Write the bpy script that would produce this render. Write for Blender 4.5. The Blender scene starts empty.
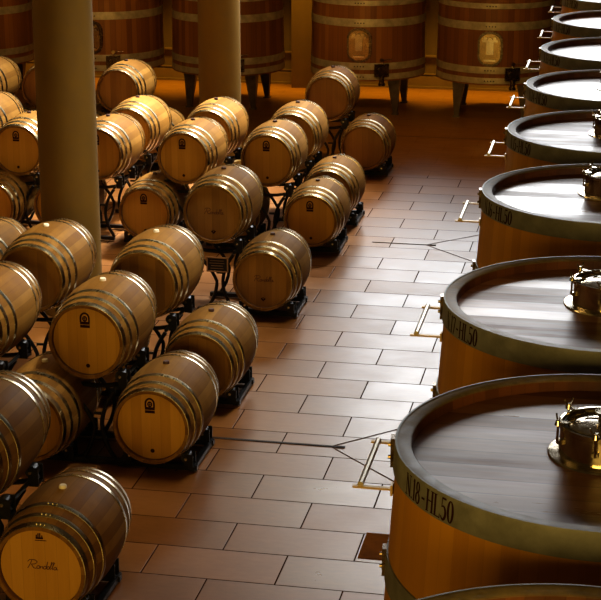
import bpy, bmesh, math, random
from mathutils import Vector, Matrix
random.seed(7)
PI = math.pi
SC = bpy.context.scene
COL = SC.collection

# ------------------------------------------------------------------ node helpers
def new_mat(name):
    m = bpy.data.materials.new(name); m.use_nodes = True
    nt = m.node_tree; b = nt.nodes['Principled BSDF']
    return m, nt, b
def N(nt, t, **k):
    n = nt.nodes.new(t)
    for a, v in k.items(): setattr(n, a, v)
    return n
def link(nt, a, b): nt.links.new(a, b)
def M(nt, op, a, b=None, c=None, clamp=False):
    n = nt.nodes.new('ShaderNodeMath'); n.operation = op; n.use_clamp = clamp
    for i, v in enumerate((a, b, c)):
        if v is None: continue
        if isinstance(v, (int, float)): n.inputs[i].default_value = v
        else: nt.links.new(v, n.inputs[i])
    return n.outputs[0]
def mixc(nt, f, a, b, mode='MIX'):
    n = nt.nodes.new('ShaderNodeMix'); n.data_type = 'RGBA'; n.blend_type = mode
    for s, v in ((n.inputs[0], f), (n.inputs[6], a), (n.inputs[7], b)):
        if isinstance(v, (int, float)): s.default_value = v
        elif isinstance(v, tuple): s.default_value = (*v, 1) if len(v) == 3 else v
        else: nt.links.new(v, s)
    return n.outputs[2]
def noise(nt, vec, scale, detail=4, rough=.55):
    n = nt.nodes.new('ShaderNodeTexNoise'); n.inputs['Scale'].default_value = scale
    n.inputs['Detail'].default_value = detail; n.inputs['Roughness'].default_value = rough
    if vec is not None: nt.links.new(vec, n.inputs['Vector'])
    return n.outputs['Fac']
def mapping(nt, vec, scale=(1,1,1), loc=None):
    n = nt.nodes.new('ShaderNodeMapping'); n.inputs['Scale'].default_value = scale
    nt.links.new(vec, n.inputs['Vector'])
    if loc is not None: nt.links.new(loc, n.inputs['Location'])
    return n.outputs[0]
def ramp(nt, fac, stops):
    n = nt.nodes.new('ShaderNodeValToRGB'); cr = n.color_ramp
    while len(cr.elements) < len(stops): cr.elements.new(.5)
    for e, (p, c) in zip(cr.elements, stops):
        e.position = p; e.color = (*c, 1)
    nt.links.new(fac, n.inputs[0]); return n.outputs[0]
def remap(nt, v, a, b, c, d):
    n = nt.nodes.new('ShaderNodeMapRange')
    nt.links.new(v, n.inputs[0])
    for i, q in enumerate((a, b, c, d)): n.inputs[i+1].default_value = q
    return n.outputs[0]
def bump(nt, b, h, strength=.3, dist=.01):
    n = nt.nodes.new('ShaderNodeBump'); n.inputs['Strength'].default_value = strength
    n.inputs['Distance'].default_value = dist
    nt.links.new(h, n.inputs['Height']); nt.links.new(n.outputs[0], b.inputs['Normal'])
def white(nt, v):
    n = nt.nodes.new('ShaderNodeTexWhiteNoise'); n.noise_dimensions = '1D'
    nt.links.new(v, n.inputs['W']); return n.outputs['Value']
def objcoord(nt):
    tc = nt.nodes.new('ShaderNodeTexCoord'); return tc.outputs['Object']
def sep(nt, v):
    s = nt.nodes.new('ShaderNodeSeparateXYZ'); nt.links.new(v, s.inputs[0]); return s.outputs
def objrand(nt):
    return nt.nodes.new('ShaderNodeObjectInfo').outputs['Random']

def stave_mat(name, axis, count, cols, rough=.5, centre_z=0, grain=(30, 3), joint=.35, spec=.5, stain=None):
    """wood staves running along an axis: tone per stave from the angle round that axis"""
    m, nt, b = new_mat(name)
    oc = objcoord(nt); s = sep(nt, oc); r = objrand(nt)
    if axis == 'Y':
        ang = M(nt, 'ARCTAN2', s[0], M(nt, 'SUBTRACT', s[2], centre_z)); along = s[1]
    else:
        ang = M(nt, 'ARCTAN2', s[1], s[0]); along = s[2]
    k = M(nt, 'ADD', M(nt, 'MULTIPLY', ang, count/(2*PI)), M(nt, 'MULTIPLY', r, 37.0))
    idx = M(nt, 'FLOOR', k); fr = M(nt, 'FRACT', k)
    tone = white(nt, M(nt, 'ADD', idx, M(nt, 'MULTIPLY', r, 91.7)))
    cmb = nt.nodes.new('ShaderNodeCombineXYZ')
    link(nt, M(nt, 'MULTIPLY', k, grain[0]/count*4), cmb.inputs[0]); link(nt, M(nt, 'MULTIPLY', along, grain[1]), cmb.inputs[1])
    link(nt, M(nt, 'MULTIPLY', r, 50.0), cmb.inputs[2])
    g = noise(nt, cmb.outputs[0], 1.0, 6, .65)
    fac = M(nt, 'ADD', M(nt, 'MULTIPLY', tone, .55), M(nt, 'MULTIPLY', g, .45))
    c = ramp(nt, fac, [(.15, cols[0]), (.5, cols[1]), (.85, cols[2])])
    if stain:
        big = noise(nt, oc, 3.5, 3)
        c = mixc(nt, remap(nt, big, .45, .75, 0, .6), c, stain)
    edge = M(nt, 'ABSOLUTE', M(nt, 'SUBTRACT', fr, .5))
    j = remap(nt, edge, .455, .49, 0, joint)
    c = mixc(nt, j, c, tuple(x*.35 for x in cols[0]))
    link(nt, c, b.inputs['Base Color'])
    link(nt, remap(nt, g, .2, .8, rough-.08, rough+.12), b.inputs['Roughness'])
    b.inputs['Specular IOR Level'].default_value = spec
    bump(nt, b, M(nt, 'SUBTRACT', M(nt, 'MULTIPLY', g, .3), j), .25, .004)
    return m

def plank_mat(name, across, width, cols, rough, grain=40, spec=.5, joint=.5, coat=0, offs=0.0):
    m, nt, b = new_mat(name)
    oc = objcoord(nt); s = sep(nt, oc); r = objrand(nt)
    A = s['XYZ'.index(across)]
    k = M(nt, 'ADD', M(nt, 'DIVIDE', A, width), M(nt, 'ADD', M(nt, 'MULTIPLY', r, 13.0), offs))
    idx = M(nt, 'FLOOR', k); fr = M(nt, 'FRACT', k)
    tone = white(nt, M(nt, 'ADD', idx, M(nt, 'MULTIPLY', r, 77.0)))
    sc = [3.0, 3.0, 3.0]; sc['XYZ'.index(across)] = grain
    cmb = nt.nodes.new('ShaderNodeCombineXYZ')
    for i in range(3): link(nt, M(nt, 'MULTIPLY', r, 40.0+i), cmb.inputs[i])
    g = noise(nt, mapping(nt, oc, tuple(sc), cmb.outputs[0]), 1.0, 6, .6)
    fac = M(nt, 'ADD', M(nt, 'MULTIPLY', tone, .5), M(nt, 'MULTIPLY', g, .5))
    c = ramp(nt, fac, [(.2, cols[0]), (.5, cols[1]), (.8, cols[2])])
    edge = M(nt, 'ABSOLUTE', M(nt, 'SUBTRACT', fr, .5))
    j = remap(nt, edge, .47, .495, 0, joint)
    c = mixc(nt, j, c, tuple(x*.3 for x in cols[0]))
    link(nt, c, b.inputs['Base Color'])
    b.inputs['Specular IOR Level'].default_value = spec
    link(nt, remap(nt, M(nt,'ADD',M(nt,'MULTIPLY',g,.6),M(nt,'MULTIPLY',tone,.4)), .2, .8, rough-.07, rough+.1), b.inputs['Roughness'])
    if name == 'tank_lid_planks':
        g2 = noise(nt, mapping(nt, oc, (1.6, 9, 1), cmb.outputs[0]), 1.0, 5, .6)
        v = M(nt, 'ADD', M(nt, 'MULTIPLY', g2, .55), M(nt, 'MULTIPLY', tone, .45))
        link(nt, remap(nt, v, .25, .75, .12, 1.0), b.inputs['Specular IOR Level'])
        link(nt, remap(nt, v, .25, .75, .46, .27), b.inputs['Roughness'])
    bump(nt, b, M(nt, 'SUBTRACT', M(nt, 'MULTIPLY', g, .35), M(nt, 'MULTIPLY', j, .15 if name == 'tank_lid_planks' else 1.0)), .2, .004)
    return m

def metal_mat(name, col, rough, metallic=1.0, var=.25, scale=14):
    m, nt, b = new_mat(name)
    g = noise(nt, objcoord(nt), scale, 5, .6)
    link(nt, mixc(nt, remap(nt, g, .3, .7, 0, 1), tuple(x*(1-var) for x in col), tuple(min(1, x*(1+var)) for x in col)), b.inputs['Base Color'])
    link(nt, remap(nt, g, .3, .7, rough-.06, rough+.1), b.inputs['Roughness'])
    b.inputs['Metallic'].default_value = metallic
    return m
def flat_mat(name, col, rough=.6, var=.15, scale=8):
    return metal_mat(name, col, rough, 0.0, var, scale)

MT = {}
MT['stave'] = stave_mat('barrel_oak_staves', 'Y', 30, [(.15,.070,.014), (.21,.105,.022), (.27,.145,.036)], .58, .35, joint=.3, spec=.06, stain=(.11,.05,.016))
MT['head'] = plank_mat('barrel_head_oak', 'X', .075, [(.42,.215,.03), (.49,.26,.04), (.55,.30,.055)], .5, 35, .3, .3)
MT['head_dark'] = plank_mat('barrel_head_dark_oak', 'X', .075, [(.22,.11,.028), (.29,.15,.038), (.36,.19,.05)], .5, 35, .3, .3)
MT['hoop'] = metal_mat('galvanised_hoop', (.40,.35,.235), .25, 1.0, .12, 5)
MT['croze'] = flat_mat('shaded_oak_croze', (.10,.04,.018), .6)  # oak lining coloured dark for the chime's shadow round the head
MT['bung_white'] = flat_mat('pale_silicone_bung', (.75,.68,.55), .5)
MT['bung_dark'] = flat_mat('dark_bung', (.06,.025,.02), .4)
MT['ink'] = flat_mat('branding_ink', (.035,.012,.008), .7)
MT['ink_faint'] = flat_mat('faint_branding_ink', (.11,.04,.018), .7)
MT['rack'] = metal_mat('black_painted_steel', (.012,.011,.012), .35, .3, .2)
MT['roller'] = metal_mat('black_roller', (.02,.02,.022), .4, 0, .3)
MT['bright'] = metal_mat('bright_bolt_steel', (.7,.68,.64), .25)
MT['tank_wood'] = stave_mat('tank_oak_staves', 'Z', 72, [(.40,.185,.012), (.47,.225,.016), (.54,.265,.022)], .42, grain=(110, 1.2), joint=.12, spec=.35)
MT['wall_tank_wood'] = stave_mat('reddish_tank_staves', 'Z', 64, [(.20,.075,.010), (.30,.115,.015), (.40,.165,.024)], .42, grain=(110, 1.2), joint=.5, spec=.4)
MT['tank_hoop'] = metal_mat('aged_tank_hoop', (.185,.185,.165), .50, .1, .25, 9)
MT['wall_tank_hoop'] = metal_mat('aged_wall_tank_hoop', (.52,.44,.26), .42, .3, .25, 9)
MT['rim'] = metal_mat('weathered_rim', (.20,.155,.09), .6, .0, .25, 18)
MT['rim_inner'] = stave_mat('rim_inner_oak', 'Z', 72, [(.11,.04,.012), (.16,.06,.018), (.21,.08,.025)], .4, grain=(110, 1.2))
MT['lid'] = plank_mat('tank_lid_planks', 'Y', .155, [(.12,.046,.016), (.21,.088,.034), (.32,.15,.065)], .32, 22, .42, .6, 0.0, .37)
MT['steel'] = metal_mat('polished_steel', (.62,.55,.42), .14, 1, .15, 12)
MT['steel_dark'] = metal_mat('dark_steel', (.16,.12,.08), .25, .9, .3, 12)
MT['brass'] = metal_mat('brassy_bracket', (.50,.36,.18), .45, .4, .1, 12)
MT['bar'] = metal_mat('satin_bar', (.42,.38,.30), .3, .9, .05, 3)
MT['leg'] = metal_mat('grey_tapered_leg', (.15,.115,.07), .4, .5, .2)
MT['gasket'] = flat_mat('rubber_gasket', (.03,.015,.008), .5)
MT['plaque'] = flat_mat('black_plaque', (.008,.005,.004), .7)
MT['plaque_edge'] = flat_mat('pale_plaque_edge', (.30,.16,.07), .5)
MT['plaque_text'] = flat_mat('plaque_writing', (.20,.11,.05), .5)
MT['wall'] = flat_mat('ochre_plaster', (.15,.10,.022), .8, .12, 3)
MT['trimm'] = flat_mat('ochre_skirting', (.22,.14,.03), .5, .1, 4)
MT['column'] = flat_mat('olive_column_paint', (.15,.08,.005), .85, .10, 5)
for k_ in ('rim', 'tank_hoop'): MT[k_].node_tree.nodes['Principled BSDF'].inputs['Specular IOR Level'].default_value = .3
MT['column_far'] = flat_mat('olive_column_paint_far_light', (.15,.082,.005), .85, .10, 5)  # same paint, base colour offset for the light on the far column
MT['drain'] = metal_mat('drain_channel_dark', (.02,.010,.006), .7, 0, .3)
MT['groutm'] = flat_mat('brown_grout', (.13,.07,.045), .7)
MT['wet'] = flat_mat('wet_brown_pit', (.22,.085,.012), .8, .35, 5)
MT['wet'].node_tree.nodes['Principled BSDF'].inputs['Specular IOR Level'].default_value = .02
MT['ink'].node_tree.nodes['Principled BSDF'].inputs['Specular IOR Level'].default_value = .05

def floor_mat():
    m, nt, b = new_mat('terracotta_grey_tiles')
    oc = objcoord(nt); s = sep(nt, oc)
    a, w, x0, y0 = .9122, .4426, -2.5384, 10.3673
    ry = M(nt, 'ADD', M(nt, 'DIVIDE', M(nt, 'SUBTRACT', s[1], y0), w), .5)
    row = M(nt, 'FLOOR', ry); fy = M(nt, 'FRACT', ry)
    par = M(nt, 'FRACT', M(nt, 'MULTIPLY', row, .5))
    rx = M(nt, 'ADD', M(nt, 'DIVIDE', M(nt, 'SUBTRACT', s[0], x0), a), par)
    fx = M(nt, 'FRACT', rx)
    idx = M(nt, 'ADD', M(nt, 'MULTIPLY', row, 17.3), M(nt, 'FLOOR', rx))
    tone = white(nt, idx)
    ex = M(nt, 'MULTIPLY', M(nt, 'SUBTRACT', .5, M(nt, 'ABSOLUTE', M(nt, 'SUBTRACT', fx, .5))), a)
    ey = M(nt, 'MULTIPLY', M(nt, 'SUBTRACT', .5, M(nt, 'ABSOLUTE', M(nt, 'SUBTRACT', fy, .5))), w)
    e = M(nt, 'MINIMUM', ex, ey)
    g = remap(nt, e, .0035, .0065, 1, 0)
    n1 = noise(nt, oc, 3.2, 6, .65); n2 = noise(nt, mapping(nt, oc, (1,3,1)), 9, 5, .6)
    fac = M(nt, 'ADD', M(nt, 'MULTIPLY', tone, .3), M(nt, 'ADD', M(nt, 'MULTIPLY', n1, .45), M(nt, 'MULTIPLY', n2, .25)))
    c = ramp(nt, fac, [(.28, (.15,.058,.012)), (.5, (.23,.095,.022)), (.72, (.31,.14,.042))])
    far = remap(nt, s[1], 21.75, 21.85, 0, 1)
    g = M(nt, 'MULTIPLY', g, M(nt, 'SUBTRACT', 1.0, M(nt, 'MULTIPLY', far, .85)))
    n3 = noise(nt, mapping(nt, oc, (1,8,1)), 2.5, 5, .6)
    c = mixc(nt, far, c, ramp(nt, n3, [(.3, (.20,.085,.006)), (.7, (.33,.15,.014))]))
    c = mixc(nt, g, c, (.04,.014,.005))
    ln = remap(nt, M(nt, 'ABSOLUTE', M(nt, 'SUBTRACT', s[1], 24.35)), .012, .02, 1, 0)
    c = mixc(nt, ln, c, (.03,.012,.004))
    link(nt, c, b.inputs['Base Color'])
    rr = remap(nt, M(nt, 'ADD', M(nt, 'MULTIPLY', n1, .7), M(nt, 'MULTIPLY', tone, .3)),   .2, .8, .26, .42)
    link(nt, M(nt, 'ADD', rr, M(nt, 'MULTIPLY', g, .35)), b.inputs['Roughness'])
    link(nt, M(nt, 'MULTIPLY', remap(nt, g, 0, 1, .85, .0), remap(nt, far, 0, 1, 1, .35)), b.inputs['Specular IOR Level'])
    bump(nt, b, M(nt, 'SUBTRACT', M(nt, 'MULTIPLY', n2, .12), g), .35, .004)
    return m
MT['floor'] = floor_mat()

# ------------------------------------------------------------------ mesh helpers
def mesh_of(name, bm, mats, smooth=True, angle=35):
    bmesh.ops.recalc_face_normals(bm, faces=bm.faces)
    me = bpy.data.meshes.new(name); bm.to_mesh(me); bm.free()
    for m in (mats if isinstance(mats, (list, tuple)) else [mats]): me.materials.append(m)
    if smooth:
        for p in me.polygons: p.use_smooth = True
        me.set_sharp_from_angle(angle=math.radians(angle))
    return me
def obj(name, me, parent=None):
    o = bpy.data.objects.new(name, me); COL.objects.link(o)
    if parent is not None: o.parent = parent
    return o
def box(bm, c, s, rot=None, mi=0):
    M4 = Matrix.Translation(c) @ (rot.to_4x4() if rot else Matrix.Identity(4)) @ Matrix.Diagonal((*s, 1))
    r = bmesh.ops.create_cube(bm, size=1, matrix=M4)
    for v in r['verts']:
        for f in v.link_faces: f.material_index = mi
def lathe(bm, prof, n=48, axis='Z', c=(0,0,0), closed=False, mi=0, flip=False):
    """prof = [(r, h)...] revolved about axis through c"""
    rings = []
    for r, h in prof:
        ring = []
        for i in range(n):
            t = 2*PI*i/n
            p = (r*math.cos(t), r*math.sin(t), h) if axis == 'Z' else ((r*math.cos(t), h, r*math.sin(t)) if axis == 'Y' else (h, r*math.cos(t), r*math.sin(t)))
            ring.append(bm.verts.new((p[0]+c[0], p[1]+c[1], p[2]+c[2])))
        rings.append(ring)
    R = list(zip(rings, rings[1:]))
    if closed: R.append((rings[-1], rings[0]))
    for A, B in R:
        for i in range(n):
            f = bm.faces.new((A[i], A[(i+1) % n], B[(i+1) % n], B[i])); f.material_index = mi
    return rings
def cap(bm, ring, mi=0):
    f = bm.faces.new(ring); f.material_index = mi
def cyl(bm, a, b, r, r2=None, n=14, mi=0):
    a = Vector(a); b = Vector(b); d = b-a; r2 = r if r2 is None else r2
    q = Vector((0,0,1)).rotation_difference(d.normalized())
    Mx = Matrix.Translation((a+b)/2) @ q.to_matrix().to_4x4()
    res = bmesh.ops.create_cone(bm, cap_ends=True, segments=n, radius1=r, radius2=r2, depth=d.length, matrix=Mx)
    for v in res['verts']:
        for f in v.link_faces: f.material_index = mi
def tube(bm, pts, r, n=10, mi=0):
    pts = [Vector(p) for p in pts]; rings = []
    for i, p in enumerate(pts):
        d = (pts[min(i+1, len(pts)-1)] - pts[max(i-1, 0)]).normalized()
        up = Vector((0,1,0)) if abs(d.y) < .9 else Vector((0,0,1))
        u = d.cross(up).normalized(); v = d.cross(u).normalized()
        rings.append([bm.verts.new(p + r*(math.cos(2*PI*k/n)*u + math.sin(2*PI*k/n)*v)) for k in range(n)])
    for A, B in zip(rings, rings[1:]):
        for k in range(n):
            f = bm.faces.new((A[k], A[(k+1) % n], B[(k+1) % n], B[k])); f.material_index = mi
    bm.faces.new(rings[0]).material_index = mi; bm.faces.new(rings[-1]).material_index = mi
def stroke(bm, pts, w, place, t0=0):
    """flat ribbon along 2-D points, mapped to 3-D by place(u,v)"""
    n = len(pts)
    L, R = [], []
    for i in range(n):
        a = Vector(pts[max(i-1, 0)]); b = Vector(pts[min(i+1, n-1)]); d = (b-a)
        if d.length < 1e-9: d = Vector((1, 0))
        d.normalize(); nn = Vector((-d.y, d.x)); p = Vector(pts[i])
        ww = w(i/(n-1)) if callable(w) else w
        L.append(bm.verts.new(place(*(p+nn*ww/2)))); R.append(bm.verts.new(place(*(p-nn*ww/2))))
    for i in range(n-1): bm.faces.new((L[i], L[i+1], R[i+1], R[i]))
def arc(cx, cy, rx, ry, a0, a1, n=14):
    return [(cx+rx*math.cos(math.radians(a0+(a1-a0)*i/(n-1))), cy+ry*math.sin(math.radians(a0+(a1-a0)*i/(n-1)))) for i in range(n)]
def sub(pts, k=8):
    out = []
    for a, b in zip(pts, pts[1:]):
        for i in range(k): out.append((a[0]+(b[0]-a[0])*i/k, a[1]+(b[1]-a[1])*i/k))
    out.append(pts[-1]); return out

def empty(name, loc, label=None, cat=None, group=None, rz=0):
    o = bpy.data.objects.new(name, None); COL.objects.link(o); o.location = loc; o.rotation_euler = (0, 0, rz)
    o.empty_display_size = .1
    tag(o, label, cat, group); return o
def tag(o, label=None, cat=None, group=None, kind=None):
    if label: o['label'] = label
    if cat: o['category'] = cat
    if group: o['group'] = group
    if kind: o['kind'] = kind
    return o
def copy_tree(o, parent=None):
    c = o.copy(); COL.objects.link(c)
    if parent is not None: c.parent = parent
    for ch in list(KIDS.get(o, [])):
        cc = copy_tree(ch, c); KIDS.setdefault(c, []).append(cc)
    return c
KIDS = {}
def part(name, me, parent):
    o = obj(name, me, parent); KIDS.setdefault(parent, []).append(o); return o

# ------------------------------------------------------------------ glyphs (condensed serif capitals and figures)
def glyph(ch):
    """strokes [(pts, width)], advance; unit height 1"""
    T, t = .115, .045
    def sr(x, y, w=.2): return (sub([(x-w/2, y), (x+w/2, y)], 2), .035)
    if ch == 'N':
        return [(sub([(.06,.0),(.06,1)]), t), (sub([(.06,.98),(.40,.02)]), T), (sub([(.40,0),(.40,1)]), t), sr(.06,.02), sr(.06,.98,.16), sr(.40,.98)], .5
    if ch == '.': return [(sub([(.06,0),(.06,.1)]), .1)], .17
    if ch == '-': return [(sub([(.09,.42),(.31,.42)]), .09)], .44
    if ch == 'H':
        return [(sub([(.07,0),(.07,1)]), T), (sub([(.39,0),(.39,1)]), T), (sub([(.07,.52),(.39,.52)]), t)] + [sr(x, y) for x in (.07,.39) for y in (.02,.98)], .52
    if ch == 'L':
        return [(sub([(.07,0),(.07,1)]), T), sr(.07,.98), (sub([(0,.02),(.36,.02)]), t), (sub([(.36,.0),(.36,.2)]), t)], .42
    if ch == '1': return [(sub([(.1,0),(.1,1)]), T), sr(.1,.02), (sub([(.02,.86),(.1,.97)]), t)], .24
    if ch == '0': return [(arc(.17,.5,.13,.48,0,360,28), lambda q: .045+.075*abs(math.cos(2*PI*q)))], .40
    if ch == '8': return [(arc(.17,.75,.10,.23,0,360,22), lambda q: .045+.06*abs(math.cos(2*PI*q))), (arc(.17,.26,.13,.25,0,360,22), lambda q: .045+.07*abs(math.cos(2*PI*q)))], .40
    if ch == '7': return [(sub([(.02,.97),(.33,.97)]), .07), (sub([(.32,.97),(.14,0)]), .09), (sub([(.03,.99),(.03,.8)]), t)], .38
    if ch == '5': return [(sub([(.06,.97),(.30,.97)]), .08), (sub([(.07,.97),(.06,.55)]), t), (arc(.14,.32,.14,.30,115,-150,22), lambda q: .05+.07*math.sin(PI*q))], .38
    if ch == '6': return [(arc(.17,.29,.13,.27,0,360,22), lambda q: .045+.07*abs(math.cos(2*PI*q))), (arc(.34,.30,.29,.68,110,180,12), .07)], .40
    if ch == '4': return [(sub([(.26,0),(.26,1)]), T), (sub([(.26,.97),(.01,.3)]), t), (sub([(.01,.3),(.36,.3)]), t)], .42
    if ch == '3': return [(arc(.14,.74,.12,.23,150,-90,18), .07), (arc(.13,.27,.14,.26,90,-150,18), .08)], .38
    if ch == '2': return [(arc(.15,.73,.13,.24,170,-35,16)+[(.03,.04)], .075), (sub([(.02,.03),(.33,.03)]), .07)], .38
    return [], .2
def lettering(txt, place, height, width):
    """text fitted into width x height"""
    adv = 0; items = []
    for ch in txt:
        g, a = glyph(ch); items.append((g, adv)); adv += a
    bm = bmesh.new(); sx = width/adv
    for g, x in items:
        for pts, w in g:
            stroke(bm, [((p[0]+x)*sx, p[1]*height) for p in pts], (lambda q, w=w: (w(q) if callable(w) else w)*sx*1.0), place)
    return bm

# ------------------------------------------------------------------ setting
def plane_obj(name, x0, x1, y0, y1, z, mat, kind='structure'):
    bm = bmesh.new(); box(bm, ((x0+x1)/2, (y0+y1)/2, z-.1), (x1-x0, y1-y0, .2))
    o = obj(name, mesh_of(name, bm, mat, False)); tag(o, kind=kind); return o
plane_obj('floor', -16, 9, -3, 28.5, 0, MT['floor'])
bm = bmesh.new(); box(bm, (-3.5, 28.65, 4.25), (25, .3, 8.5)); tag(obj('wall_back', mesh_of('wall_back', bm, MT['wall'], False)), kind='structure')
bm = bmesh.new()
box(bm, (-3.5, 28.47, .02), (25, .10, .04)); box(bm, (-3.5, 28.48, .125), (25, .05, .17)); 
tag(obj('baseboard_back', mesh_of('baseboard_back', bm, MT['trimm'], False)), kind='structure')
bm = bmesh.new(); box(bm, (-3.5, 28.48, .555), (25, .06, .03)); box(bm, (-3.5, 28.485, .245), (25, .045, .02))
tag(obj('trim_1', mesh_of('trim_1', bm, MT['trimm'], False)), kind='structure')

# columns: round, painted, with a slim foot collar
def column(x, y, r, label, mt='column', h=6.0):
    t = empty('column', (x, y, 0), label, 'column', 'round columns')
    bm = bmesh.new(); R = lathe(bm, [(r, 0), (r, h)], 64); cap(bm, R[0]); cap(bm, R[-1])
    part('shaft', mesh_of('shaft', bm, MT[mt]), t)
    bm = bmesh.new(); lathe(bm, [(r, 0), (r+.02, 0), (r+.02, .1), (r+.005, .115), (r, .115)], 64)
    part('collar', mesh_of('collar', bm, MT['trimm']), t)
column(-5.29, 15.2, .285, 'thick round olive column nearest the camera, among the barrels at left')
column(-5.42, 21.9, .285, 'round olive column in the middle distance behind the barrels', 'column_far')
bm = bmesh.new(); box(bm, (-5.47, 28.3, 4.2), (.42, .42, 8.4)); o = obj('pilaster', mesh_of('pilaster', bm, MT['column_far'], False))
tag(o, 'slim ochre pilaster against the back wall between two upright oak tanks', 'pilaster')

# window high in the back wall (out of the frame; it is what the floor and the lids mirror)
def window(name, x0, x1, z0, z1, nx):
    bm = bmesh.new(); y = 28.44
    box(bm, ((x0+x1)/2, y, z0), (x1-x0+.1, .12, .1)); box(bm, ((x0+x1)/2, y, z1), (x1-x0+.1, .12, .1))
    for i in range(nx+1): box(bm, (x0+(x1-x0)*i/nx, y, (z0+z1)/2), (.08, .12, z1-z0))
    o = obj(name, mesh_of(name, bm, MT['trimm'], False)); tag(o, kind='structure')
window('window_1', -4.6, 5.5, 3.0, 8.2, 6)

# ------------------------------------------------------------------ drains
def floor_drain(x, y, left, label, faint):
    t = empty('floor_drain', (x, y, 0), label, 'drain')
    bm = bmesh.new(); box(bm, (-left/2, 0, .003), (left, .028 if not faint else .012, .004)); part('channel', mesh_of('channel', bm, MT['drain'], False), t)
    bm = bmesh.new(); box(bm, (0, 0, .004), (.07, .035, .005)); part('cover', mesh_of('cover', bm, MT['drain'], False), t)
    for s in (1, -1):
        bm = bmesh.new(); L = .9
        box(bm, (.25, s*.33, .0025), (L, .006, .003), Matrix.Rotation(s*PI/4, 3, 'Z')); part('diagonal_joint', mesh_of('diagonal_joint', bm, MT['groutm'], False), t)
floor_drain(-2.06, 12.13, 1.3, 'dark drain channel crossing the tiles beside the second closest numbered tank', False)
floor_drain(-2.06, 18.3, .7, 'faint drain joint in the pale tiles, farther up the aisle', True)
bm = bmesh.new(); box(bm, (-1.28, 10.405, .003), (.66, .40, .004))
tag(obj('wet_tile', mesh_of('wet_tile', bm, MT['wet'], False)), 'small glossy brown wet tile beside the nearest large numbered tank', 'wet tile')

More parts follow.
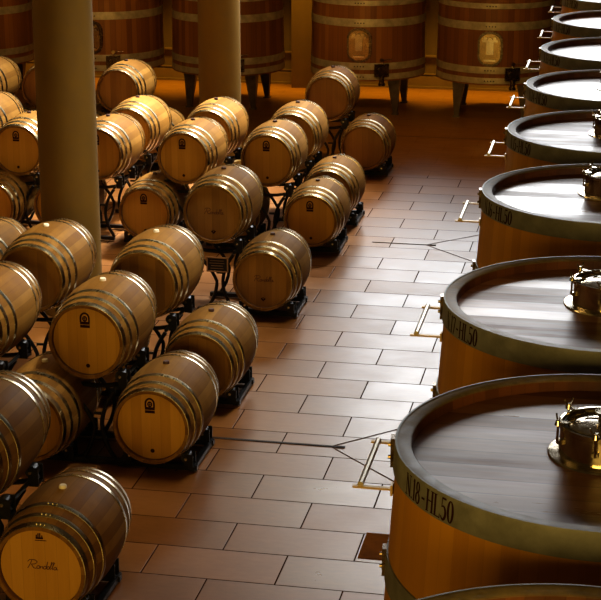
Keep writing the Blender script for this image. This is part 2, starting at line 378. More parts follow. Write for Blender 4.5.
# ------------------------------------------------------------------ barrels
LB, RB, RC = .95, .35, .29
def rad(y): t = y/LB; return RB-(RB-RC)*(2*t-1)**2
CZ = .35
def build_barrel():
    P = {}
    bm = bmesh.new()
    prof = [(rad(0)-.022, .05)] + [(rad(0)-.022, .0)] + [(rad(LB*i/22), LB*i/22) for i in range(23)] + [(rad(LB)-.022, LB), (rad(LB)-.022, LB-.05)]
    lathe(bm, prof, 60, 'Y', (0, 0, CZ)); P['body'] = mesh_of('barrel_body', bm, MT['stave'], True, 40)
    bm = bmesh.new(); lathe(bm, [(RC-.021, .002), (RC-.024, .05)], 60, 'Y', (0, 0, CZ)); 
    P['croze'] = mesh_of('croze', bm, MT['croze'])
    for nm, y, mt in (('head', .044, 'head'), ('head_dark', .044, 'head_dark'), ('head_rear', LB-.044, 'head')):
        bm = bmesh.new(); d = .012 if y < .5 else -.012
        R = lathe(bm, [(RC-.018, y+d), (RC-.018, y), (RC-.034, y-d*.3)], 60, 'Y', (0, 0, CZ)); cap(bm, R[0]); cap(bm, R[-1])
        P[nm] = mesh_of(nm, bm, MT[mt])
    P['hoops'] = []
    for y0, y1 in ((.004, .047), (.105, .142), (.225, .263)):
        for a, b in ((y0, y1), (LB-y1, LB-y0)):
            bm = bmesh.new(); th = .004
            lathe(bm, [(rad(a)-.001, a), (rad(a)+th, a+.001), (rad((a+b)/2)+th+.001, (a+b)/2), (rad(b)+th, b-.001), (rad(b)-.001, b)], 60, 'Y', (0, 0, CZ))
            # rivets where the band overlaps, near the top
            for dx in (-.028, .0, .028):
                ang = PI/2 - dx/.33 - .04; r = rad((a+b)/2)+th
                c = Vector((r*math.cos(ang), (a+b)/2, CZ+r*math.sin(ang))); dn = Vector((math.cos(ang), 0, math.sin(ang)))
                cyl(bm, c-dn*.002, c+dn*.006, .0085, .005, 8)
            P['hoops'].append(mesh_of('hoop', bm, MT['hoop'], True, 30))
    for nm, mt in (('bung_white', 'bung_white'), ('bung_dark', 'bung_dark')):
        bm = bmesh.new(); R = lathe(bm, [(.025, RB-.01), (.025, RB+.012), (.02, RB+.02)], 20, 'Z', (0, LB/2, CZ)); cap(bm, R[0]); cap(bm, R[-1])
        P[nm] = mesh_of('bung', bm, MT[mt])
    yf = .044-.012*.3-.0015
    pl = lambda u, v: (u, yf, CZ+v)
    # arched crest over a solid block, and the tap hole low on the head
    bm = bmesh.new()
    q = lambda u, v: pl(u-.012, v+.165)
    stroke(bm, [(-.033, -.02)]+arc(0, .012, .033, .04, 180, 0, 16)+[(.033, -.02)], .014, q)
    stroke(bm, arc(0, .008, .015, .018, 0, 360, 18), .010, q)
    stroke(bm, [(0, .028), (0, -.012)], .006, q); stroke(bm, [(-.016, .008), (.016, .008)], .005, q)
    stroke(bm, sub([(-.038, -.026), (.038, -.026)], 3), .022, q)
    stroke(bm, sub([(-.038, -.052), (.038, -.052)], 3), .022, q)
    P['crest'] = mesh_of('crest', bm, MT['ink'], False)
    bm = bmesh.new(); R = lathe(bm, [(.016, yf), (.016, yf+.002)], 18, 'Y', (0, 0, CZ-.2)); cap(bm, R[0]); P['tap_hole'] = mesh_of('tap_hole', bm, MT['ink'], False)
    # small crown
    bm = bmesh.new(); q = lambda u, v: pl(u-.005, v+.20)
    stroke(bm, [(-.024, 0), (.024, 0)], .012, q)
    for x, h in ((-.02, .022), (-.008, .032), (.004, .034), (.018, .02)): stroke(bm, [(x, 0), (x*.9, h)], .008, q)
    stroke(bm, [(-.03, -.016), (.045, -.014)], .005, q)
    P['crown'] = mesh_of('crown', bm, MT['ink'], False)
    # flowing signature
    bm = bmesh.new()
    def q(u, v): return pl(u+v*.25, v)
    w = .006
    S = [[(-.098,.036),(-.088,.05),(-.07,.052),(-.05,.05),(-.035,.038),(-.045,.024),(-.07,.02)], [(-.072,.048),(-.078,.02),(-.088,-.008)], [(-.07,.02),(-.05,-.004),(-.032,-.006)],
         arc(-.022,.004,.010,.010,0,360,12), [(-.010,.012),(-.008,-.006),(-.004,.008),(.004,.012),(.008,-.004)],
         arc(.020,.004,.009,.010,0,360,12), [(.030,.045),(.030,-.004)], arc(.042,.004,.008,.010,-30,330,12),
         [(.052,0),(.062,.040),(.056,.046),(.054,.0),(.060,-.006)], [(.064,0),(.076,.040),(.070,.046),(.068,.0),(.074,-.006)],
         arc(.086,.004,.008,.010,0,360,12), [(.095,.012),(.097,-.004),(.108,-.002)]]
    for s in S: stroke(bm, s, w, q)
    P['signature'] = mesh_of('signature', bm, MT['ink_faint'], False)
    bm = bmesh.new(); q = lambda u, v: pl(u, v-.19)
    stroke(bm, [(-.022, .012), (0, -.012), (.022, .012)], .011, q); stroke(bm, arc(0, .01, .011, .009, 0, 360, 10), .006, q)
    P['maker_mark'] = mesh_of('maker_mark', bm, MT['ink'], False)
    return P
BP = build_barrel()
def build_proto(kind, bung):
    t = empty('wine_barrel', (0, 0, 0))
    part('barrel_body', BP['body'], t); part('rim_lining', BP['croze'], t)
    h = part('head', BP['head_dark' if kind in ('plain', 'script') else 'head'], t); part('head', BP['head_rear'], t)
    for m in BP['hoops']: part('hoop', m, t)
    part('bung', BP['bung_'+bung], t)
    if kind == 'crest': part('crest_stamp', BP['crest'], h); part('tap_hole', BP['tap_hole'], h)
    if kind == 'script': part('signature', BP['signature'], h); part('maker_mark', BP['maker_mark'], h)
    if kind == 'crown': part('signature', BP['signature'], h); part('crown_stamp', BP['crown'], h)
    return t
PROTO = {}
def barrel(x, y, zc, kind, bung, label, group):
    k = (kind, bung)
    if k not in PROTO: t = PROTO[k] = build_proto(kind, bung)
    else: t = copy_tree(PROTO[k])
    t.location = (x, y, zc-CZ); t.rotation_euler = (0, 0, random.uniform(-.012, .012))
    tag(t, label, 'barrel', group); return t
ZB, ZT = .42, 1.004
GT, GB = 'barrels on top of the racks', 'barrels on the lower level of the racks'
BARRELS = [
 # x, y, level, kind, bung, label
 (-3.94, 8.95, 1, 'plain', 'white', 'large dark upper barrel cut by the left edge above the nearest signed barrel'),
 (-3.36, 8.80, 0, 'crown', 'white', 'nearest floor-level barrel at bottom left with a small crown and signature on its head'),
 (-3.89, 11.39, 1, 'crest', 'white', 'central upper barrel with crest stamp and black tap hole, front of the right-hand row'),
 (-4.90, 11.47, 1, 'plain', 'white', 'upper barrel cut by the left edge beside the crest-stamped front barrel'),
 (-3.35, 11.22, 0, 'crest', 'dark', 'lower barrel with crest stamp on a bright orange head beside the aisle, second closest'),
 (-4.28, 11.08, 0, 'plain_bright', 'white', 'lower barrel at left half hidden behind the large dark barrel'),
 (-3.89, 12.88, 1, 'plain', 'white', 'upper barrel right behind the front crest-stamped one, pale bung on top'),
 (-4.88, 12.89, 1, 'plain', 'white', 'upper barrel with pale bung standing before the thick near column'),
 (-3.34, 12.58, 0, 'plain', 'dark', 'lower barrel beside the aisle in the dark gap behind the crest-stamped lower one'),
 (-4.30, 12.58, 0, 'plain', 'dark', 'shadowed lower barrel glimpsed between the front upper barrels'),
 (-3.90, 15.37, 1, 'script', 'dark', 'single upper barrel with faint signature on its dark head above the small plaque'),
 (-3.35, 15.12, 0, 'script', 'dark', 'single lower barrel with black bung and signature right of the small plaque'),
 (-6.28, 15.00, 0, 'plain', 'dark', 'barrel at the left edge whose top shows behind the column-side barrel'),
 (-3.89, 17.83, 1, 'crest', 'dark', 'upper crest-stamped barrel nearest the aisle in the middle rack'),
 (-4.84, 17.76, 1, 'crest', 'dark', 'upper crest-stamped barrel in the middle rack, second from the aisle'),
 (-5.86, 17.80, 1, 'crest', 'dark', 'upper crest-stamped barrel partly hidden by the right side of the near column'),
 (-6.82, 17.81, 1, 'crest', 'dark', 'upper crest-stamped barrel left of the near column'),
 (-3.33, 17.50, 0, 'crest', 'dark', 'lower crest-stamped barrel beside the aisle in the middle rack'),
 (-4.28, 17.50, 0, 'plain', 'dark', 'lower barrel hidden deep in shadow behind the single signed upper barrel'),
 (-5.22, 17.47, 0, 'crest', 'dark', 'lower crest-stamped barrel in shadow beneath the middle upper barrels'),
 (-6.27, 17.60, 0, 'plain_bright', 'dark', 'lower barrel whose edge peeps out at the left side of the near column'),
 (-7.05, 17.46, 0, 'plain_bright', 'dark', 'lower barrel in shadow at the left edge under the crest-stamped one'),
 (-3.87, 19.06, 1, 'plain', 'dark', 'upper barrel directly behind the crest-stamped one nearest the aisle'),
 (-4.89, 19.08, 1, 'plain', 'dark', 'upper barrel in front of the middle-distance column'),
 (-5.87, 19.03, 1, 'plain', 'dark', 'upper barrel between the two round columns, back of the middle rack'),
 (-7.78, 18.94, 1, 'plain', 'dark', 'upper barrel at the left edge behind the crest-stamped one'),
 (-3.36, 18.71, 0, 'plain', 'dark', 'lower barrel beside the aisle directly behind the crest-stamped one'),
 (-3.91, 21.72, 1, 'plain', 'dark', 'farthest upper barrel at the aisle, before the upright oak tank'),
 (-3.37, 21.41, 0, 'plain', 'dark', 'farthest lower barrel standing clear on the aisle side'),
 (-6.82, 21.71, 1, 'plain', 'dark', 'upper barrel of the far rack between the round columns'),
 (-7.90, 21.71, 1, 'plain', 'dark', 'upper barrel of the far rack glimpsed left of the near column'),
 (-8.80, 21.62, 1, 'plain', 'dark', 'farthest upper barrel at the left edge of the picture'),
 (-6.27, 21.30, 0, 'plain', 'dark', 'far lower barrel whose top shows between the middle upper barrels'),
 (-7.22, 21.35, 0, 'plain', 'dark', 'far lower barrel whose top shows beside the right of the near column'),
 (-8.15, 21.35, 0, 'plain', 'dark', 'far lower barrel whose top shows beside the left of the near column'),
]
for x, y, lv, kd, bg, lb in BARRELS:
    barrel(x, y, ZT if lv else ZB, kd, bg, lb, GT if lv else GB)

# ------------------------------------------------------------------ racks
def rk_mesh(f, mat, smooth=True):
    bm = bmesh.new(); f(bm); return mesh_of('rack_piece', bm, mat, smooth)
def bx_(a): return lambda bm: box(bm, *a)
# local frame: x=0 under the top barrel, y=0 at the front of the lower barrels
XR = .54; XL = -.41
FY = (.22, .74)
def cradle_roller(bm, x, z, y): cyl(bm, (x, y-.035, z), (x, y+.035, z), .042, n=20)
RK = {
 'side_rail': [rk_mesh(bx_(((x, .48, .035), (.04, .62, .035))), MT['rack'], False) for x in (XR-.3, XR+.27)],
 'top_rail': [rk_mesh(lambda bm, y=y: (tube(bm, [(-.26, y, .665), (-.20, y, .625), (-.1, y, .605), (0, y, .60), (.1, y, .605), (.20, y, .625), (.26, y, .665)], .018)), MT['rack']) for y in (FY[0]+.12, FY[1]+.12)],
 'long_rail': [rk_mesh(lambda bm, x=x: tube(bm, [(x, FY[0]+.02, .625), (x, FY[1]+.2, .625)], .016), MT['rack']) for x in (-.2, .2)],
}
def upright(sx, y):
    def f(bm):
        pts = []
        for i in range(13):
            t = i/12; x = .06 + sx*(.03 + .10*(2*t-1)**2)
            if t > .5: x += (sx*.06-.05)*(t-.5)*2
            pts.append((x, y, .05+.56*t))
        tube(bm, pts, .017)
    return rk_mesh(f, MT['rack'])
UPR = [upright(s, y) for y in FY for s in (-1, 1)]
CROSS = [rk_mesh(lambda bm: tube(bm, [(.0, FY[0], .22), (.13, FY[0], .22)], .012), MT['rack']), rk_mesh(lambda bm: tube(bm, [(.03, FY[0], .42), (.09, FY[0], .42)], .012), MT['rack'])]
def rack(x, y, top, right, left, label):
    t = empty('barrel_rack', (x, y, 0), label, 'barrel rack', 'black steel barrel racks')
    xa, xb = (-.70 if left else -.17), (.84 if right else .19)
    for y_ in FY: part('base_rail', rk_mesh(bx_((((xa+xb)/2, y_, .035), (xb-xa, .05, .04))), MT['rack'], False), t)
    if right:
        for m in RK['side_rail']: part('side_rail', m, t)
    if top:
        for m in RK['top_rail']: part('top_rail', m, t)
        for m in RK['long_rail']: part('long_rail', m, t)
        for m in UPR: part('upright', m, t)
        for m in CROSS: part('brace', m, t)
    for xs, on, zc, dy in ((XR, right, ZB, 0), (XL, left, ZB, 0), (0, top, ZT, .12)):
        if not on: continue
        for fy in FY:
            for s in (-1, 1):
                bm = bmesh.new(); rr = rad(fy)+.044; a = math.radians(36)
                px, pz = xs+s*rr*math.sin(a), zc-rr*math.cos(a)
                cradle_roller(bm, px, pz, fy+dy); r = part('roller', mesh_of('roller', bm, MT['roller']), t)
                bm = bmesh.new(); zb = .05 if zc < .8 else .62
                box(bm, (px+s*.02, fy+dy-.045, (zb+pz)/2+.01), (.07, .012, max(.05, pz-zb+.05))); box(bm, (px+s*.02, fy+dy+.045, (zb+pz)/2+.01), (.07, .012, max(.05, pz-zb+.05)))
                box(bm, (px+s*.02, fy+dy, zb+.0), (.07, .10, .012))
                part('bracket', mesh_of('bracket', bm, MT['rack'], False), r)
                bm = bmesh.new(); cyl(bm, (px, fy+dy-.06, pz), (px, fy+dy-.038, pz), .011, n=10)
                part('bolt', mesh_of('bolt', bm, MT['bright']), r)
    return t
RACKS = [
 (-3.92, 8.80, 1, 1, 0, 'black steel rack under the two nearest barrels at bottom left'),
 (-3.89, 11.22, 1, 1, 1, 'black steel rack carrying the front crest-stamped barrels'),
 (-4.88, 11.22, 1, 0, 0, 'black steel rack under the left-edge barrel of the second row'),
 (-3.89, 12.66, 1, 1, 1, 'black steel rack directly behind the crest-stamped barrels in the dark gap'),
 (-4.88, 12.70, 1, 0, 0, 'black steel rack under the barrel standing before the near column'),
 (-3.89, 15.14, 1, 1, 0, 'black steel rack with the small plaque and the two signed barrels'),
 (-6.82, 15.02, 0, 1, 0, 'low black steel rack under the barrel behind the left edge'),
 (-3.88, 17.55, 1, 1, 1, 'black steel rack of the middle row nearest the aisle'),
 (-4.84, 17.52, 1, 0, 1, 'black steel rack of the middle row, second from the aisle'),
 (-5.86, 17.56, 1, 0, 1, 'black steel rack of the middle row behind the near column'),
 (-6.82, 17.55, 1, 0, 0, 'black steel rack of the middle row left of the near column'),
 (-3.88, 18.78, 1, 1, 0, 'black steel rack behind the middle row nearest the aisle'),
 (-4.88, 18.80, 1, 0, 0, 'black steel rack below the barrel in front of the far round column'),
 (-5.87, 18.80, 1, 0, 0, 'black steel rack below the back barrel between the round columns'),
 (-7.78, 18.70, 1, 0, 0, 'black steel rack below the back barrel at the left edge'),
 (-3.91, 21.45, 1, 1, 0, 'farthest black rack with two curved posts visible beside the aisle'),
 (-6.82, 21.42, 1, 1, 1, 'black steel rack of the far row between the round columns'),
 (-7.85, 21.42, 1, 0, 1, 'black steel rack of the far row left of the near column'),
 (-8.80, 21.40, 1, 0, 0, 'black steel rack of the far row at the left edge'),
]
for a in RACKS: rack(*a)

# small framed plaque on the front of the rack with the signed barrels
t = empty('plaque', (-3.845, 15.333, .51), 'small black plaque with a pale border hung between the two signed barrels', 'plaque')
bm = bmesh.new(); box(bm, (0, 0, 0), (.205, .012, .145)); part('panel', mesh_of('panel', bm, MT['plaque'], False), t)
bm = bmesh.new()
for c, s in (((0, -.008, .07), (.215, .012, .012)), ((0, -.008, -.07), (.215, .012, .012)), ((-.103, -.008, 0), (.012, .012, .15)), ((.103, -.008, 0), (.012, .012, .15))): box(bm, c, s)
part('border', mesh_of('border', bm, MT['plaque_edge'], False), t)
bm = bmesh.new()
for z, w in ((.038, .14), (.012, .15), (-.014, .12), (-.04, .13)): box(bm, (-.005, -.0075, z), (w, .003, .006))
part('writing', mesh_of('writing', bm, MT['plaque_text'], False), t)

# ------------------------------------------------------------------ big oak tanks
def tank_radius(z, rt, rb, h=2.2): return rt+(rb-rt)*(h-z)/h
ZBODY, HT = .58, 2.2
def tank_meshes(rt, rb, wood, hoopm, hoops):
    R = {}
    f = lambda z: tank_radius(z, rt, rb)
    bm = bmesh.new()
    rings = lathe(bm, [(f(ZBODY)-.05, ZBODY+.02), (f(ZBODY)-.05, ZBODY), (f(ZBODY), ZBODY), (f(1.3), 1.3), (f(HT)-.006, HT-.004)], 128); cap(bm, rings[0])
    R['stave_body'] = mesh_of('stave_body', bm, wood)
    bm = bmesh.new(); lathe(bm, [(f(HT)+.003, HT-.006), (f(HT), HT), (f(HT)-.062, HT-.004), (f(HT)-.068, HT-.012)], 128)
    R['rim'] = mesh_of('rim', bm, MT['rim'], True, 50)
    bm = bmesh.new(); lathe(bm, [(f(HT)-.066, HT-.008), (f(HT)-.074, HT-.10)], 128); R['rim_lining'] = mesh_of('rim_lining', bm, MT['rim_inner'])
    bm = bmesh.new(); r = lathe(bm, [(f(HT)-.072, HT-.10), (f(HT)-.072, HT-.06)], 128); cap(bm, r[-1]); cap(bm, r[0]); R['lid'] = mesh_of('lid', bm, MT['lid'])
    R['hoops'] = []
    for a, b in hoops:
        bm = bmesh.new(); lathe(bm, [(f(a)-.002, a), (f(a)+.007, a+.002), (f(b)+.007, b-.001), (f(b)+.006, b+.003), (f(b)-.004, b+.003)], 128)
        R['hoops'].append(mesh_of('hoop', bm, hoopm, True, 30))
    return R
def leg_mesh(sx, sy):
    bm = bmesh.new(); r = .50
    x, y = sx*r, sy*r
    top = [(-.10, -.10), (.10, -.10), (.10, .10), (-.10, .10)]; bot = [(-.035, -.035), (.035, -.035), (.035, .035), (-.035, .035)]
    A = [bm.verts.new((x+a, y+b, .60)) for a, b in top]; B = [bm.verts.new((x+sx*.03+a, y+sy*.03+b, .02)) for a, b in bot]
    for i in range(4): bm.faces.new((A[i], A[(i+1) % 4], B[(i+1) % 4], B[i]))
    bm.faces.new(A); bm.faces.new(B); box(bm, (x+sx*.03, y+sy*.03, .01), (.11, .11, .02))
    return mesh_of('leg', bm, MT['leg'], False)
LEGS = [leg_mesh(a, b) for a in (-1, 1) for b in (-1, 1)]

def bolts_mesh(rt, rb, ang, z, n=2, step=.05, hor=False):
    bm = bmesh.new()
    for i in range(n):
        zz = z+(0 if hor else (i-(n-1)/2)*step); an = ang+((i-(n-1)/2)*step if hor else 0); r = tank_radius(zz, rt, rb)+.006
        d = Vector((math.cos(an), math.sin(an), 0)); c = Vector((d.x*r, d.y*r, zz)); cyl(bm, c-d*.003, c+d*.014, .012, .009, 8)
    return bm

RIGHT_HOOPS = [(2.075, 2.2), (1.53, 1.655), (1.12, 1.22), (.75, .86), (.6, .69)]
RT, RBt = .93, 1.055
RM = tank_meshes(RT, RBt, MT['tank_wood'], MT['tank_hoop'], RIGHT_HOOPS)
def clasp_mesh(z0, z1):
    bm = bmesh.new(); an = math.radians(186); zc = (z0+z1)/2; r = tank_radius(zc, RT, RBt)+.012
    rot = Matrix.Rotation(an, 3, 'Z')
    box(bm, rot @ Vector((r, 0, zc)), (.02, .06, (z1-z0)*1.1), rot)
    for dz in (-.03, .03):
        d = rot @ Vector((1, 0, 0)); c = rot @ Vector((r, 0, zc+dz)); cyl(bm, c, c+d*.022, .011, .009, 8)
    return mesh_of('clasp', bm, MT['steel_dark'], False)
CL = [clasp_mesh(*RIGHT_HOOPS[0]), clasp_mesh(*RIGHT_HOOPS[1])]
# manway on the lid
LZ = HT-.06
def manway_meshes():
    R = {}
    bm = bmesh.new(); lathe(bm, [(.195, LZ), (.255, LZ), (.25, LZ+.008), (.205, LZ+.012), (.20, LZ+.125), (.207, LZ+.13), (.207, LZ+.15), (.195, LZ+.152), (.19, LZ+.146), (.188, LZ+.02)], 64)
    R['collar'] = mesh_of('collar', bm, MT['steel'], True, 40)
    bm = bmesh.new(); lathe(bm, [(.189, LZ+.142), (.178, LZ+.148), (.172, LZ+.142)], 64); R['gasket'] = mesh_of('gasket', bm, MT['gasket'])
    bm = bmesh.new(); pr = [(.184, LZ+.135)]+[(.178*math.cos(t), LZ+.115+.035*math.sin(t)) for t in [PI/2*i/9 for i in range(9)]]+[(.004, LZ+.150)]
    r = lathe(bm, pr, 64); cap(bm, r[-1]); R['hatch_lid'] = mesh_of('hatch_lid', bm, MT['steel'], True, 50)
    # clamps with wing nuts round the edge
    R['clamps'] = []
    for k in range(6):
        a = math.radians(200+k*60); d = Vector((math.cos(a), math.sin(a), 0)); s = Vector((-d.y, d.x, 0)); bm = bmesh.new(); c = d*.222+Vector((0, 0, LZ))
        cyl(bm, c+Vector((0, 0, .07)), c+Vector((0, 0, .18)), .006, n=8)
        cyl(bm, c+Vector((0, 0, .155)), c+Vector((0, 0, .175)), .017, .012, 10)
        for q in (-1, 1): tube(bm, [c+Vector((0, 0, .168)), c+s*q*.02+Vector((0, 0, .185)), c+s*q*.028+Vector((0, 0, .200))], .0045, 8)
        box(bm, c-d*.025+Vector((0, 0, .16)), (.06, .022, .012), Matrix.Rotation(a, 3, 'Z'))
        box(bm, c-d*.012+Vector((0, 0, .075)), (.03, .03, .02), Matrix.Rotation(a, 3, 'Z'))
        R['clamps'].append(mesh_of('clamp', bm, MT['steel'], True, 40))
    # cross pipe fitting and valve stub
    bm = bmesh.new(); h = LZ+.155
    cyl(bm, (0, .05, h-.03), (0, .05, h+.025), .035, n=20); cyl(bm, (0, .05, h+.02), (0, .05, h+.032), .05, n=20)
    cyl(bm, (-.03, .05, h+.012), (.11, .05, h+.012), .018, n=14); cyl(bm, (.10, .05, h+.012), (.112, .05, h+.012), .028, n=14)
    R['vent_valve'] = mesh_of('vent_valve', bm, MT['steel'], True, 40)
    bm = bmesh.new(); tube(bm, [(-.10, .13, LZ+.16), (-.085, .12, h-.0), (0, .12, h+.01), (.085, .12, h-.0), (.10, .13, LZ+.16)], .009, 8); R['lift_handle'] = mesh_of('lift_handle', bm, MT['steel'])
    return R
MW = manway_meshes()
# side handle: two brackets and a bar
def handle_meshes():
    yc = .13; zz = 2.0; bm = bmesh.new(); out = {}; br = []
    for y in (yc-.275, yc+.275):
        xa = -math.sqrt((RT+.012)**2-y*y)
        bm = bmesh.new(); x_end = -1.115
        box(bm, ((xa+x_end)/2, y, zz-.03), (abs(xa-x_end), .024, .010)); box(bm, (xa-.004, y, zz-.03), (.010, .05, .05))
        br.append(mesh_of('bracket', bm, MT['brass'], False))
    bm = bmesh.new(); tube(bm, [(-1.08, yc-.275, zz-.02), (-1.08, yc+.275, zz-.02)], .014, 14)
    return mesh_of('grab_bar', bm, MT['bar']), br
HB, HBR = handle_meshes()
def right_tank(x, y, num, a0, span, label, my=.15, manway=True):
    t = empty('oak_tank', (x, y, 0), label, 'tank', 'numbered oak tanks along the right side')
    part('stave_body', RM['stave_body'], t); part('rim', RM['rim'], t); part('rim_lining', RM['rim_lining'], t)
    lid = part('lid', RM['lid'], t)
    hs = [part('hoop', m, t) for m in RM['hoops']]
    part('clasp', CL[0], hs[0]); part('clasp', CL[1], hs[1])
    for m in LEGS: part('leg', m, t)
    if manway:
        mw = part('manway', MW['collar'], t)
        mo = [part('gasket', MW['gasket'], mw), part('hatch_lid', MW['hatch_lid'], mw), part('vent_valve', MW['vent_valve'], mw), part('lift_handle', MW['lift_handle'], mw)] + [part('clamp', c, mw) for c in MW['clamps']]
        mw.location = (.0, my, 0)
    h = part('side_handle', HB, t)
    for m in HBR: part('bracket', m, h)
    if num:
        rr = RT+.0075
        def place(u, v):
            z = 2.088+v; an = math.radians(a0-1.5)+u/RT; r = tank_radius(z, RT, RBt)+.0088
            return (r*math.cos(an), r*math.sin(an), z)
        bm = lettering('N.%d-HL50' % num, place, .098, math.radians(span)*RT)
        part('lettering', mesh_of('lettering', bm, MT['ink'], False), hs[0])
    return t
right_tank(-.02, 4.74, None, 205, 22, 'foreground oak tank, only the edge of its rim showing at the bottom')
right_tank(-.005, 7.08, 18, 209.5, 23, 'large oak tank marked N.18-HL50, nearest with its lid in view', .04)
right_tank(-.035, 9.30, 17, 202, 23.2, 'oak tank marked N.17-HL50, with grey sheen on its lid', .12)
right_tank(-.06, 11.99, 16, 201.5, 25, 'oak tank marked N.16-HL50, third lettered rim from the front', .22)
right_tank(-.05, 14.27, 15, 202, 22, 'oak tank marked N.15-HL50, with a pale shining lid')
right_tank(-.04, 16.55, 14, 202, 22, 'oak tank with whitish lid directly behind the one lettered N.15')
right_tank(-.03, 18.91, 13, 202, 22, 'oak tank with blown-out white lid, third farthest of the right-hand tanks')
right_tank(-.02, 21.37, 12, 202, 22, 'oak tank with white lid, second farthest of the right-hand tanks')
right_tank(-.02, 23.87, 11, 202, 22, 'farthest right-hand oak tank, cut off at the top right corner')

# ------------------------------------------------------------------ tanks along the back wall
WALL_HOOPS = [(2.06, 2.2), (1.745, 1.825), (1.42, 1.54), (.755, .86), (.6, .69)]
WT, WB = .895, .925
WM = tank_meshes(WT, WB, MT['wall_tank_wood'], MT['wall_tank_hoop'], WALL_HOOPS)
HATCH = {}
def rr_pts(w, h, r, n=8):
    P = []
    for cx, cz, a in ((w/2-r, h/2-r, 0), (-w/2+r, h/2-r, 90), (-w/2+r, -h/2+r, 180), (w/2-r, -h/2+r, 270)):
        P += [(cx+r*math.cos(math.radians(a+90*i/n)), cz+r*math.sin(math.radians(a+90*i/n))) for i in range(n+1)]
    return P
def plate(bm, w, h, r, y0, y1):
    P = rr_pts(w, h, r); A = [bm.verts.new((p[0], y0, p[1])) for p in P]; B = [bm.verts.new((p[0]*.985, y1, p[1]*.985)) for p in P]
    n = len(P)
    for i in range(n): bm.faces.new((A[i], A[(i+1) % n], B[(i+1) % n], B[i]))
    bm.faces.new(A); bm.faces.new(B)
bm = bmesh.new(); plate(bm, .39, .54, .17, .03, -.02); HATCH['frame'] = mesh_of('frame', bm, MT['steel_dark'])
bm = bmesh.new(); plate(bm, .32, .46, .13, -.02, -.04); HATCH['door'] = mesh_of('door', bm, metal_mat('hatch_door_steel', (.42,.30,.15), .2, 1, .35, 9), True, 60)
bm = bmesh.new(); box(bm, (0, -.055, .02), (.11, .02, .20)); cyl(bm, (0, -.06, .15), (0, -.10, .15), .035, n=16); box(bm, (0, -.06, .13), (.24, .02, .035)); box(bm, (0, -.055, -.17), (.18, .02, .03))
cyl(bm, (.07, -.05, .17), (.07, -.09, .17), .025, n=12); cyl(bm, (-.07, -.05, .17), (-.07, -.09, .17), .025, n=12)
HATCH['latch'] = mesh_of('latch', bm, MT['steel'], True, 40)
bm = bmesh.new(); box(bm, (0, -.02, 0), (.23, .05, .20)); cyl(bm, (0, -.04, 0), (0, -.10, 0), .07, n=20); cyl(bm, (0, -.05, -.08), (0, -.05, -.22), .04, n=16); cyl(bm, (0, -.05, -.2), (0, -.05, -.235), .055, n=16)
VALVE = mesh_of('drain_valve', bm, MT['steel_dark'], True, 40)
bm = bmesh.new(); cyl(bm, (0, .0, .16), (0, -.06, .16), .03, n=14); cyl(bm, (0, -.045, .16), (.16, -.045, .17), .008, n=8); cyl(bm, (0, -.045, .10), (0, -.045, .16), .012, n=8)
TAP = mesh_of('sampling_tap', bm, MT['steel'], True, 40)
def wall_tank(x, y, hx, vx, label):
    t = empty('upright_oak_tank', (x, y, 0), label, 'tank', 'reddish oak tanks along the back wall')
    part('stave_body', WM['stave_body'], t); part('rim', WM['rim'], t); part('rim_lining', WM['rim_lining'], t); part('lid', WM['lid'], t)
    hs = [part('hoop', m, t) for m in WM['hoops']]
    for i, (a, b) in enumerate(WALL_HOOPS):
        bm = bolts_mesh(WT, WB, -PI/2+hx/WT, (a+b)/2, 4, .05, True); part('rivets', mesh_of('rivets', bm, MT['gasket']), hs[i])
    for m in LEGS: part('leg', m, t)
    def on(o, dx, z):
        an = -PI/2+dx/WT; r = tank_radius(z, WT, WB)+.0; o.location = (r*math.cos(an), r*math.sin(an), z); o.rotation_euler = (0, 0, an+PI/2)
    f = part('manhole', HATCH['frame'], t); on(f, hx, 1.14); part('door', HATCH['door'], f); part('latch', HATCH['latch'], f)
    v = part('drain_valve', VALVE, t); on(v, vx, .75)
    s = part('sampling_tap', TAP, t); on(s, vx, .75)
WTANKS = [(-10.73, 'wall tank farthest left, cut by the left edge behind the barrels'),
          (-8.46, 'wall tank with steel manhole seen right of the near column'),
          (-6.42, 'wall tank half hidden behind the middle-distance round column'),
          (-4.11, 'wall tank with oval steel manhole directly behind the farthest rack'),
          (-2.08, 'wall tank with oval manhole and valve beside the right-hand tanks')]
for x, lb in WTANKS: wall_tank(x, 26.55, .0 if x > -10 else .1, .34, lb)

# ------------------------------------------------------------------ light
def area(name, loc, rot, size, power, col, sy=None, spread=None):
    l = bpy.data.lights.new(name, 'AREA'); l.energy = power; l.color = col; l.size = size
    if sy: l.shape = 'RECTANGLE'; l.size_y = sy
    if spread: l.spread = math.radians(spread)
    o = bpy.data.objects.new(name, l); COL.objects.link(o); o.location = loc; o.rotation_euler = rot; return o
def spot(name, loc, target, power, col, ang, blend=.6, r=.15):
    l = bpy.data.lights.new(name, 'SPOT'); l.energy = power; l.color = col; l.spot_size = math.radians(ang); l.spot_blend = blend; l.shadow_soft_size = r
    o = bpy.data.objects.new(name, l); COL.objects.link(o); o.location = loc
    o.rotation_euler = (Vector(target)-Vector(loc)).to_track_quat('-Z', 'Y').to_euler(); return o
COOL = (.97, .985, 1.0); WARM = (1.0, .66, .16); WARM2 = (1.0, .60, .10)
area('window_light', (.45, 28.35, 5.6), (math.radians(-90), 0, 0), 10.1, 330, COOL, 5.2, 75)
area('warm_ceiling', (-5.5, 10, 7.8), (math.radians(12), 0, 0), 6, 20, WARM, 9)
area('warm_front', (-1.5, -1.5, 3.3), (math.radians(86), 0, 0), 5, 410, WARM, 2.2)
def aim(o, tgt):
    o.rotation_euler = (Vector(tgt)-o.location).to_track_quat('-Z', 'Y').to_euler(); return o
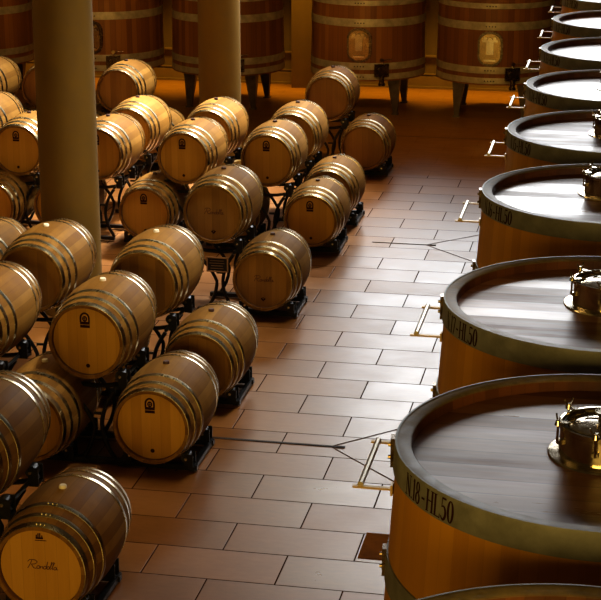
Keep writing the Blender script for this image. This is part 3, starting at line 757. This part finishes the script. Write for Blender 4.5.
def strip(name, loc, tgt, length, width, power, col, spread):
    # long unseen light strip turned towards its target
    o = area(name, loc, (0, 0, 0), width, power, col, length, spread)
    d = Vector((tgt[0]-loc[0], 0, tgt[2]-loc[2])).normalized(); yv = Vector((0, 1, 0)); zv = -d; xv = yv.cross(zv)
    o.rotation_euler = Matrix((xv, yv, zv)).transposed().to_euler(); return o
aim(area('overhead_fill', (-3.0, 25.0, 11.0), (0, 0, 0), 4, 480, (1.0, .95, .84), .8, 36), (-6.7, 19.6, .8))  # unseen backlight for the rear barrels, set high to keep its glare off-frame
aim(area('overhead_fill', (-4.6, 26.2, 7.3), (0, 0, 0), 5, 14, (1.0, .90, .74), 1.2, 60), (-3.2, 12, 0))  # added weak light, placed for its reflection in the near floor
strip('overhead_fill', (-1.8, 19.4, 7.0), (-5.4, 0, .7), 6.5, .5, 32, (1.0, .87, .66), 42)
strip('overhead_fill', (-1.8, 13.2, 7.0), (-5.0, 0, .7), 4.5, .35, 75, (1.0, .93, .78), 50)
spot('aisle_fill', (-.9, 8.2, 6.8), (-2.1, 9.3, 0), 190, (1.0, .72, .38), 42, 1.0)  # added spot, brightens the near end of the aisle floor
spot('aisle_fill', (-2.6, 21.8, 6.5), (-2.6, 22.6, 0), 330, (1.0, .52, .08), 64, .8)  # added orange spot, lifts the dim floor at the rear
strip('overhead_fill', (-8.2, 14.0, 6.6), (-4.6, 0, .7), 12, .15, 30, (1.0, .66, .26), 80)
for x, y, p in ((-6.4, 10.0, 45),):
    spot('lamp_spot', (x, y-2.2, 6.8), (x, y+.6, 0), p, (1.0, .66, .20), 80, .6, .07)
for x in (-10.5, -6.8, -3.1):
    spot('tank_fill', (x*.8, 16.5, 6.6), (x, 26.0, 1.2), 420, (1.0, .60, .25), 40, .9)  # added spots to brighten the wall tanks and far column
strip('floor_wash', (-6, 27.85, 2.2), (-6, 0, 0), .25, 12, 90, WARM2, 70)
w = bpy.data.worlds.new('World'); SC.world = w; w.use_nodes = True
w.node_tree.nodes['Background'].inputs[0].default_value = (1.0, .6, .2, 1); w.node_tree.nodes['Background'].inputs[1].default_value = .035

# ------------------------------------------------------------------ camera
cd = bpy.data.cameras.new('Camera'); cam = bpy.data.objects.new('Camera', cd); COL.objects.link(cam)
cd.sensor_fit = 'HORIZONTAL'; cd.sensor_width = 36; cd.lens = 36*1670/601; cd.clip_end = 200
cam.location = (0, 0, 5.03); cam.rotation_euler = (math.radians(90-17.2), 0, math.radians(11.12))
SC.camera = cam
SC.view_settings.view_transform = 'Standard'
SC.view_settings.look = 'Medium High Contrast'
SC.view_settings.exposure = 0
